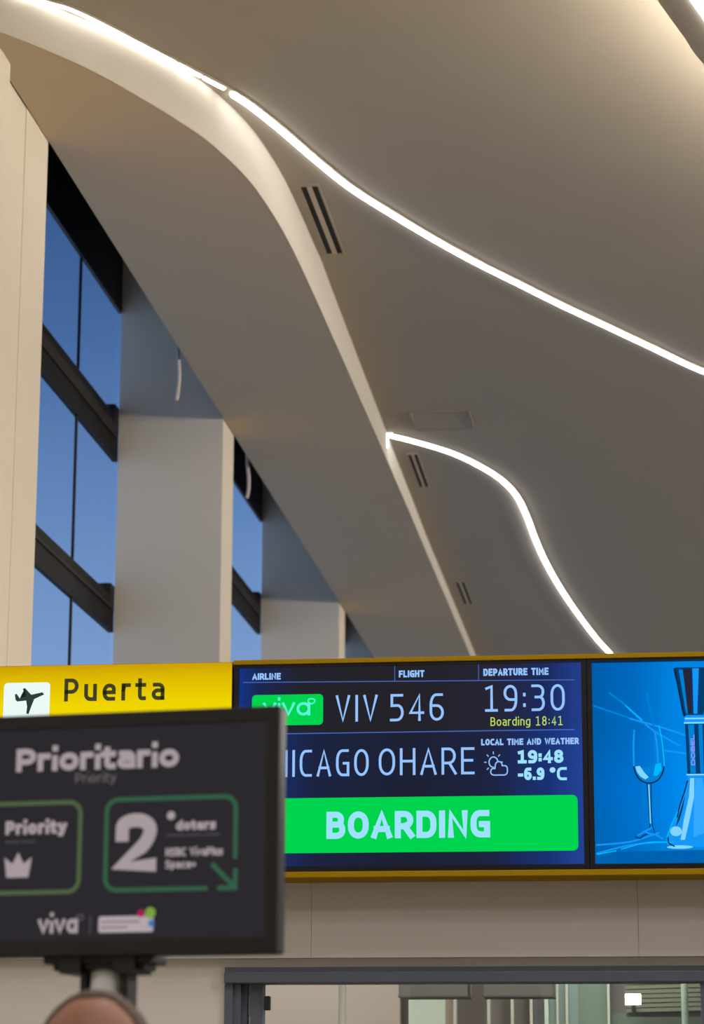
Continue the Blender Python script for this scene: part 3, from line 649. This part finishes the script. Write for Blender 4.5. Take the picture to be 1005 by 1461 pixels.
adp('bottle_sheen', 'gleam', [(.112, 2.745), (.135, 2.745), (.150, 2.66), (.160, 2.56), (.10, 2.54), (.104, 2.64)], 9.0076)
adr('bottle_edge', 'deep', [[(.153, 2.745), (.166, 2.700), (.190, 2.64), (.222, 2.56), (.236, 2.53), (.222, 2.508)]], .0045)
adr('bottle_edge', 'cyan', [[(.046, 2.625), (.026, 2.585), (.008, 2.54)]], .004, 9.0068)
adp('bottle_glint', 'pale', [(.094, 2.745), (.108, 2.745), (.106, 2.68), (.088, 2.60), (.070, 2.53), (.055, 2.53), (.068, 2.60), (.088, 2.68)], 9.0072)
b = bmesh.new(); disc(b, .040, 2.560, .020, 9.0070, .017); disc(b, .052, 2.505, .045, 9.0070, .006); build('bottle_glint', b, A1['pale'], ad)

# yellow gate sign
ys = empty('gate_sign', (-2.16, 9.1, 2.41), label='backlit yellow gate sign reading Puerta with a white aeroplane square', cat='sign')
yel = ramp_mat('backlit_yellow', 'Z', [(0, srgb(232, 196, 0)), (.5, srgb(246, 226, 0)), (.8, srgb(240, 214, 0)), (.93, srgb(222, 186, 2)), (1, srgb(200, 154, 4))], 0, .78)  # uneven backlight, dimmer towards the top, is put into the emission colour
build('housing', bx(SX0, -1.535, YS+.01, 9.199, 2.409, 3.187), M['amber'], ys)
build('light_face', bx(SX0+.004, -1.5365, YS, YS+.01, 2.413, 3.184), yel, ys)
txt('lettering', 'Puerta', -2.150, -1.780, 3.051, 3.135, .0142, M['sign_text'], ys, YS-.002, gap=.30, label='dark olive lettering')
b = bmesh.new(); rrect(b, -2.375, -2.203, 2.950, 3.123, .014, YS-.001); build('pictogram_square', b, M['sign_white'], ys)
b = bmesh.new(); c0 = Vector((-2.284, 3.063))
pl = [(.056, .010), (.050, .018), (.028, .014), (.008, .010), (-.016, .034), (-.024, .031), (-.012, .006), (-.034, -.002), (-.046, .014), (-.053, .012), (-.050, -.006), (-.044, -.013), (-.010, -.010), (-.004, -.016), (-.008, -.055), (.000, -.058), (.014, -.020), (.018, -.006)]
pl = [(c0.x+a+.004, c0.y+q*1.05+.004) for a, q in pl]
poly(b, pl[::1], YS-.004); build('aeroplane_pictogram', b, M['sign_dark'], ys)

# ------------------------------------------------------------------ queue monitor on its pole
mo = (-1.032, 4.616)
qm = empty('queue_monitor', (mo[0], mo[1], 0), -0.14, label='black priority queue monitor on a steel pole in the foreground', cat='monitor')
ZC = 2.080
def L(name, bm, mt, par=None, **k): return build(name, bm, mt, par or qm, local=True, **k)
b = bmesh.new(); box(b, -.347, .347, .0, .045, ZC-.228, ZC+.218, bev=.006); box(b, -.25, .25, .045, .075, ZC-.15, ZC+.15, bev=.01); L('casing', b, M['gloss'])
b = bmesh.new()
for q in ((-.347, .347, ZC+.190, ZC+.217), (-.347, .347, ZC-.227, ZC-.197)): box(b, q[0], q[1], -.006, .002, q[2], q[3], bev=.002)
for q in ((-.347, -.322), (.322, .347)): box(b, q[0], q[1], -.006, .002, ZC-.198, ZC+.191, bev=.002)
L('bezel', b, M['black'])
scrn = L('screen', bx(-.323, .323, -.002, .001, ZC-.198, ZC+.191), M['mon_bg'])
yt = -.003
def mt_(s, x0, x1, z0, z1, w, m_='mon_text', gap=.12): return txt('lettering', s, x0, x1, ZC+z0, ZC+z1, w, M[m_], scrn, yt, True, gap=gap)
mt_('Prioritario', -.164, .155, .112, .155, .0110, gap=.1)
mt_('Priority', -.046, .034, .088, .106, .0030, 'mon_dim')
def outline(bm, pts, closed, w): ribbon(bm, [(p.x, p.y) for p in rounded([(a, ZC+c, r) for a, c, r in pts], closed)], w, closed, yt)
b = bmesh.new(); outline(b, [(-.268, .053, .022), (-.034, .053, .022), (-.034, -.111, .022), (-.268, -.111, .022)], True, .0080); L('lane_outline', b, M['mon_olive'], scrn)
b = bmesh.new(); outline(b, [(.2655, -.054, 0), (.2655, .055, .022), (.0175, .055, .022), (.0175, -.110, .022), (.210, -.110, 0)], False, .0080)
ribbon(b, [(.2245, ZC-.069), (.2640, ZC-.108)], .0085, y=yt); ribbon(b, [(.2370, ZC-.110), (.2660, ZC-.110), (.2660, ZC-.080)], .0085, y=yt)
L('lane_outline', b, M['mon_green'], scrn)
mt_('Priority', -.181, -.060, -.004, .021, .0072, gap=.1)
b = bmesh.new(); poly(b, [(a, ZC+c) for a, c in [(-.176, -.083), (-.133, -.083), (-.127, -.046), (-.143, -.058), (-.154, -.037), (-.165, -.058), (-.181, -.046)]][::-1], yt); L('crown_symbol', b, M['mon_text'], scrn)
def bars(name, segs, z, w, m_):
    b = bmesh.new()
    for a, c in segs: ribbon(b, [(a, ZC+z), (c, ZC+z)], w, y=yt, cap=False)
    return L(name, b, M[m_], scrn)
bars('small_print', [(-.181, -.152), (-.149, -.121)], -.0175, .0034, 'mon_faint')
mt_('2', .034, .115, -.078, .029, .0250)
b = bmesh.new(); disc(b, .142, ZC+.023, .0078, yt); L('badge_dot', b, M['mon_text'], scrn)
mt_('doters', .152, .228, -.004, .014, .0052, gap=.08)
bars('small_print', [(.134, .168), (.171, .203), (.206, .236)], -.0128, .0036, 'mon_faint')
mt_('HSBC VivaPlus', .133, .242, -.051, -.036, .0034, 'mon_text', gap=.06)
mt_('Space+', .133, .191, -.073, -.058, .0034, 'mon_text', gap=.1)
mt_('vivq', -.111, -.033, -.186, -.152, .0072, gap=.06)
b = bmesh.new(); ribbon(b, rounded([(-.034, ZC-.164, .003), (-.037, ZC-.157, .005), (-.032, ZC-.153, .005), (-.023, ZC-.154, .005), (-.024, ZC-.162, .005)], True), .002, True, yt); ribbon(b, [(-.009, ZC-.188), (-.009, ZC-.154)], .0014, y=yt); L('logo_mark', b, M['mon_dim'], scrn)
b = bmesh.new(); rrect(b, .007, .112, ZC-.186, ZC-.157, .004, yt); L('logo_plate', b, M['mon_logo'], scrn)
b = bmesh.new(); ribbon(b, [(.013, ZC-.167), (.085, ZC-.167)], .0024, y=yt-.001); ribbon(b, [(.013, ZC-.177), (.062, ZC-.177)], .0024, y=yt-.001); L('small_print', b, M['mon_dim'], scrn)
for nm, x, z, r, m_ in (('badge_dot', .0885, -.153, .0068, 'mag'), ('badge_dot', .1065, -.152, .0100, 'lime'), ('badge_dot', .1085, -.171, .0062, 'blu')):
    b = bmesh.new(); disc(b, x, ZC+z, r, yt-.0015); L(nm, b, M[m_], scrn)
# pole and mounting
b = bmesh.new(); box(b, -.105, .105, .012, .10, ZC-.240, ZC-.226, bev=.003); box(b, -.088, .088, .02, .09, ZC-.252, ZC-.238, bev=.003); box(b, -.07, -.03, .005, .10, ZC-.258, ZC-.228); box(b, .035, .075, .005, .10, ZC-.258, ZC-.228); L('mounting_bracket', b, M['black'])
L('pole_cap', cyl(bmesh.new(), .008, .055, ZC-.262, ZC-.234, .03, n=24), M['chrome'], smooth=False)
L('pole', cyl(bmesh.new(), .008, .055, .03, ZC-.25, .034, n=32), M['chrome'], smooth=True)
for s in (-1, 1): L('channel', bx(.008+s*.040-.006, .008+s*.040+.006, .03, .08, .03, ZC-.256), M['black'])
L('base', cyl(cyl(bmesh.new(), .008, .055, 0, .018, .26, .255, 48), .008, .055, .018, .034, .09, .06, 32), M['black'])

# ------------------------------------------------------------------ person in the foreground (only the crown of the head reaches the picture)
skin = mat('skin', srgb(150, 104, 84), 0.55, noise=0.12, nscale=25); hairm = mat('short_dark_hair', srgb(88, 74, 65), 0.8, noise=0.35, nscale=90)
shirt = mat('navy_shirt_cloth', srgb(48, 56, 74), 0.85, noise=0.1, nscale=40); trou = mat('dark_trouser_cloth', srgb(42, 42, 46), 0.9, noise=0.1, nscale=40)
shoe = mat('dark_shoe_leather', srgb(30, 26, 24), 0.5); eyew = mat('eye_white', srgb(220, 214, 206), 0.3); eyed = mat('iris_dark', srgb(40, 26, 18), 0.3)
PX, PY = -.872, 3.93
pr = empty('person', (PX, PY, 0), 0, label='person with short dark hair and a high forehead standing below the queue monitor', cat='person')
def skinned(name, verts, edges, radii, mt, par):
    me = bpy.data.meshes.new(name); me.from_pydata(verts, edges, []); me.materials.append(mt)
    o = bpy.data.objects.new(name, me); COL.objects.link(o); o.parent = par; W[o.name] = W[par.name]
    md = o.modifiers.new('skin', 'SKIN'); md.use_smooth_shade = True
    for i, r in enumerate(radii): d = me.skin_vertices[0].data[i]; d.radius = (r, r) if not isinstance(r, tuple) else r; d.use_root = (i == 0)
    o.modifiers.new('sub', 'SUBSURF').levels = 2; o.modifiers['sub'].render_levels = 2
    return o
# facing the camera (-y)
V = [(0, 0, .96), (0, 0, 1.12), (0, .01, 1.28), (0, .015, 1.40), (0, .0, 1.49), (0, -.01, 1.56)]
Rr_ = [(.15, .11), (.145, .10), (.155, .10), (.10, .075), (.055, .055), (.055, .055)]
Ed = [(0, 1), (1, 2), (2, 3), (3, 4), (4, 5)]
hands = []
for s in (-1, 1):
    i = len(V); V += [(s*.17, .015, 1.385), (s*.235, .02, 1.16), (s*.25, -.02, .93), (s*.252, -.035, .85)]; Rr_ += [.042, .038, .034, (.036, .022)]
    Ed += [(3, i), (i, i+1), (i+1, i+2), (i+2, i+3)]
    for k in range(4):
        j = len(V); V += [(s*.25+(k-1.5)*.003, -.062+k*.019, .835), (s*.248, -.066+k*.020, .795-(.006, 0, .003, .014)[k]), (s*.236, -.064+k*.019, .765+(.006, 0, .003, .014)[k])]; Rr_ += [.0095, .0085, .007]; Ed += [(i+3, j), (j, j+1), (j+1, j+2)]
    j = len(V); V += [(s*.245, -.075, .875), (s*.238, -.092, .845), (s*.234, -.096, .82)]; Rr_ += [.012, .0095, .008]; Ed += [(i+3, j), (j, j+1), (j+1, j+2)]
    i = len(V); V += [(s*.095, 0, .90), (s*.105, -.01, .50), (s*.11, .02, .10), (s*.115, -.10, .045)]; Rr_ += [.088, .058, .042, (.04, .032)]; Ed += [(0, i), (i, i+1), (i+1, i+2), (i+2, i+3)]
body = skinned('body', V, Ed, Rr_, skin, pr)
# clothes: lofted torso shells joined with tapering sleeves and legs
def loft(bm, rings, n=40, cap0=False):
    R_ = []
    for cx, cy_, z, rx, ry, e in rings:
        row = []
        for k in range(n):
            a = 2*math.pi*k/n; c, q = math.cos(a), math.sin(a)
            row.append(bm.verts.new((cx+rx*math.copysign(abs(c)**e, c), cy_+ry*math.copysign(abs(q)**e, q), z)))
        R_.append(row)
    for p, q in zip(R_, R_[1:]):
        for k in range(n): bm.faces.new((p[k], p[(k+1) % n], q[(k+1) % n], q[k]))
    if cap0: bm.faces.new(R_[0][::-1])
    return R_
def limb(bm, pts, n=20):
    P = spline([p[:3] for p in pts], 5); Q = spline([(p[3], 0, 0) for p in pts], 5); rows = []
    for i, (p, q) in enumerate(zip(P, Q)):
        t = (P[min(i+1, len(P)-1)]-P[max(i-1, 0)]).normalized(); u = t.cross(Vector((0, 1, 0))).normalized(); v = t.cross(u)
        rows.append([bm.verts.new(p+(u*math.cos(2*math.pi*k/n)+v*math.sin(2*math.pi*k/n))*q.x) for k in range(n)])
    for a, c in zip(rows, rows[1:]):
        for k in range(n): bm.faces.new((a[k], a[(k+1) % n], c[(k+1) % n], c[k]))
b = bmesh.new()
loft(b, [(0, 0, .86, .185, .135, .9), (0, 0, .90, .183, .134, .9), (0, 0, 1.00, .170, .122, .9), (0, 0, 1.12, .162, .116, .9), (0, 0, 1.25, .176, .124, .9), (0, .005, 1.36, .196, .124, .85), (0, .01, 1.42, .190, .108, .85), (0, .012, 1.455, .140, .085, .95), (0, .008, 1.475, .078, .070, 1), (0, .004, 1.50, .066, .066, 1), (0, .002, 1.505, .061, .061, 1)])
for s in (-1, 1): limb(b, [(s*.13, .012, 1.405, .050), (s*.19, .015, 1.385, .066), (s*.215, .018, 1.30, .062), (s*.238, .018, 1.16, .054), (s*.248, -.004, 1.04, .048), (s*.253, -.018, .945, .042)])
bmesh.ops.recalc_face_normals(b, faces=b.faces); build('shirt', b, shirt, pr, local=True, smooth=True)
b = bmesh.new()
loft(b, [(0, 0, .80, .170, .120, .9), (0, 0, .88, .176, .126, .9), (0, 0, .96, .166, .120, .9), (0, 0, 1.0, .16, .115, .9)], cap0=True)
for s in (-1, 1): limb(b, [(s*.085, 0, .90, .085), (s*.092, 0, .78, .088), (s*.100, -.004, .62, .076), (s*.105, -.010, .48, .066), (s*.109, .006, .28, .060), (s*.112, .016, .06, .058)])
bmesh.ops.recalc_face_normals(b, faces=b.faces); build('trousers', b, trou, pr, local=True, smooth=True)
for s in (-1, 1): build('shoe', bx(s*.115-.045, s*.115+.045, -.19, .075, 0, .085, bev=.03), shoe, pr, local=True, smooth=True)
# head
HT = 1.7535
def headbm(grow=0.0, test=None):
    b = bmesh.new(); bmesh.ops.create_uvsphere(b, u_segments=96, v_segments=72, radius=1)
    for v in b.verts:
        x, y, z = v.co
        wx = .089+grow; wy = .097+grow; wz = .118+grow
        t = min(1, max(0, -z)); sx2 = 1-.28*t**1.6
        X = x*wx*sx2; Y = y*wy*(1-.12*t); Z = z*wz*(1.0 if z > 0 else 1.04)
        if abs(z) < .95 and z > 0: X *= 1+.04*math.sin(math.pi*z)
        if not grow and y < 0:
            # brow, nose, mouth, chin
            nx = math.exp(-(x/.16)**2); Y -= nx*.024*max(0, 1-abs(z+.22)/.26)
            Y -= .008*math.exp(-((abs(x)-.3)/.25)**2)*math.exp(-((z-.12)/.10)**2)
            Y += .010*math.exp(-((abs(x)-.36)/.15)**2)*math.exp(-((z+.04)/.10)**2)
            Y -= .009*math.exp(-(x/.35)**2)*math.exp(-((z+.56)/.08)**2)
            Y -= .012*math.exp(-(x/.3)**2)*math.exp(-((z+.9)/.15)**2)
        v.co = (X, Y-.005, Z+HT-.118)
    if test:
        bad = [f for f in b.faces if not test(f.calc_center_median()-Vector((0, -.005, HT-.118)))]
        bmesh.ops.delete(b, geom=bad, context='FACES')
    return b
L2_ = lambda n, b, m_, **k: build(n, b, m_, pr, local=True, **k)
head = L2_('head', headbm(), skin, smooth=True)
L2_('hair', headbm(.0035, lambda c: (c.z > .111 or (c.y > -.035 and c.z > -.02-.3*c.y) or (c.z > .045 and abs(c.x) > .076 and c.y > -.06))), hairm, smooth=True)
for s in (-1, 1):
    b = bmesh.new(); bmesh.ops.create_uvsphere(b, u_segments=16, v_segments=12, radius=1)
    for v in b.verts: v.co = (v.co.x*.009+s*.090, v.co.y*.020+.005, v.co.z*.032+HT-.125-.0)
    L2_('ear', b, skin, smooth=True)
    b = bmesh.new(); bmesh.ops.create_uvsphere(b, u_segments=16, v_segments=12, radius=.0115)
    bmesh.ops.translate(b, verts=b.verts, vec=(s*.030, -.083, HT-.119)); L2_('eye', b, eyew, smooth=True)
    b = bmesh.new(); bmesh.ops.create_uvsphere(b, u_segments=12, v_segments=8, radius=.0055)
    bmesh.ops.translate(b, verts=b.verts, vec=(s*.030, -.0905, HT-.119)); L2_('iris', b, eyed, smooth=True)
    b = bmesh.new(); box(b, s*.032-.016, s*.032+.016, -.100, -.094, HT-.101, HT-.096, bev=.002); L2_('eyebrow', b, hairm)
b = bmesh.new(); box(b, -.022, .022, -.1035, -.098, HT-.186, HT-.181, bev=.002); L2_('lips', b, mat('lips', srgb(140, 84, 76), .5))
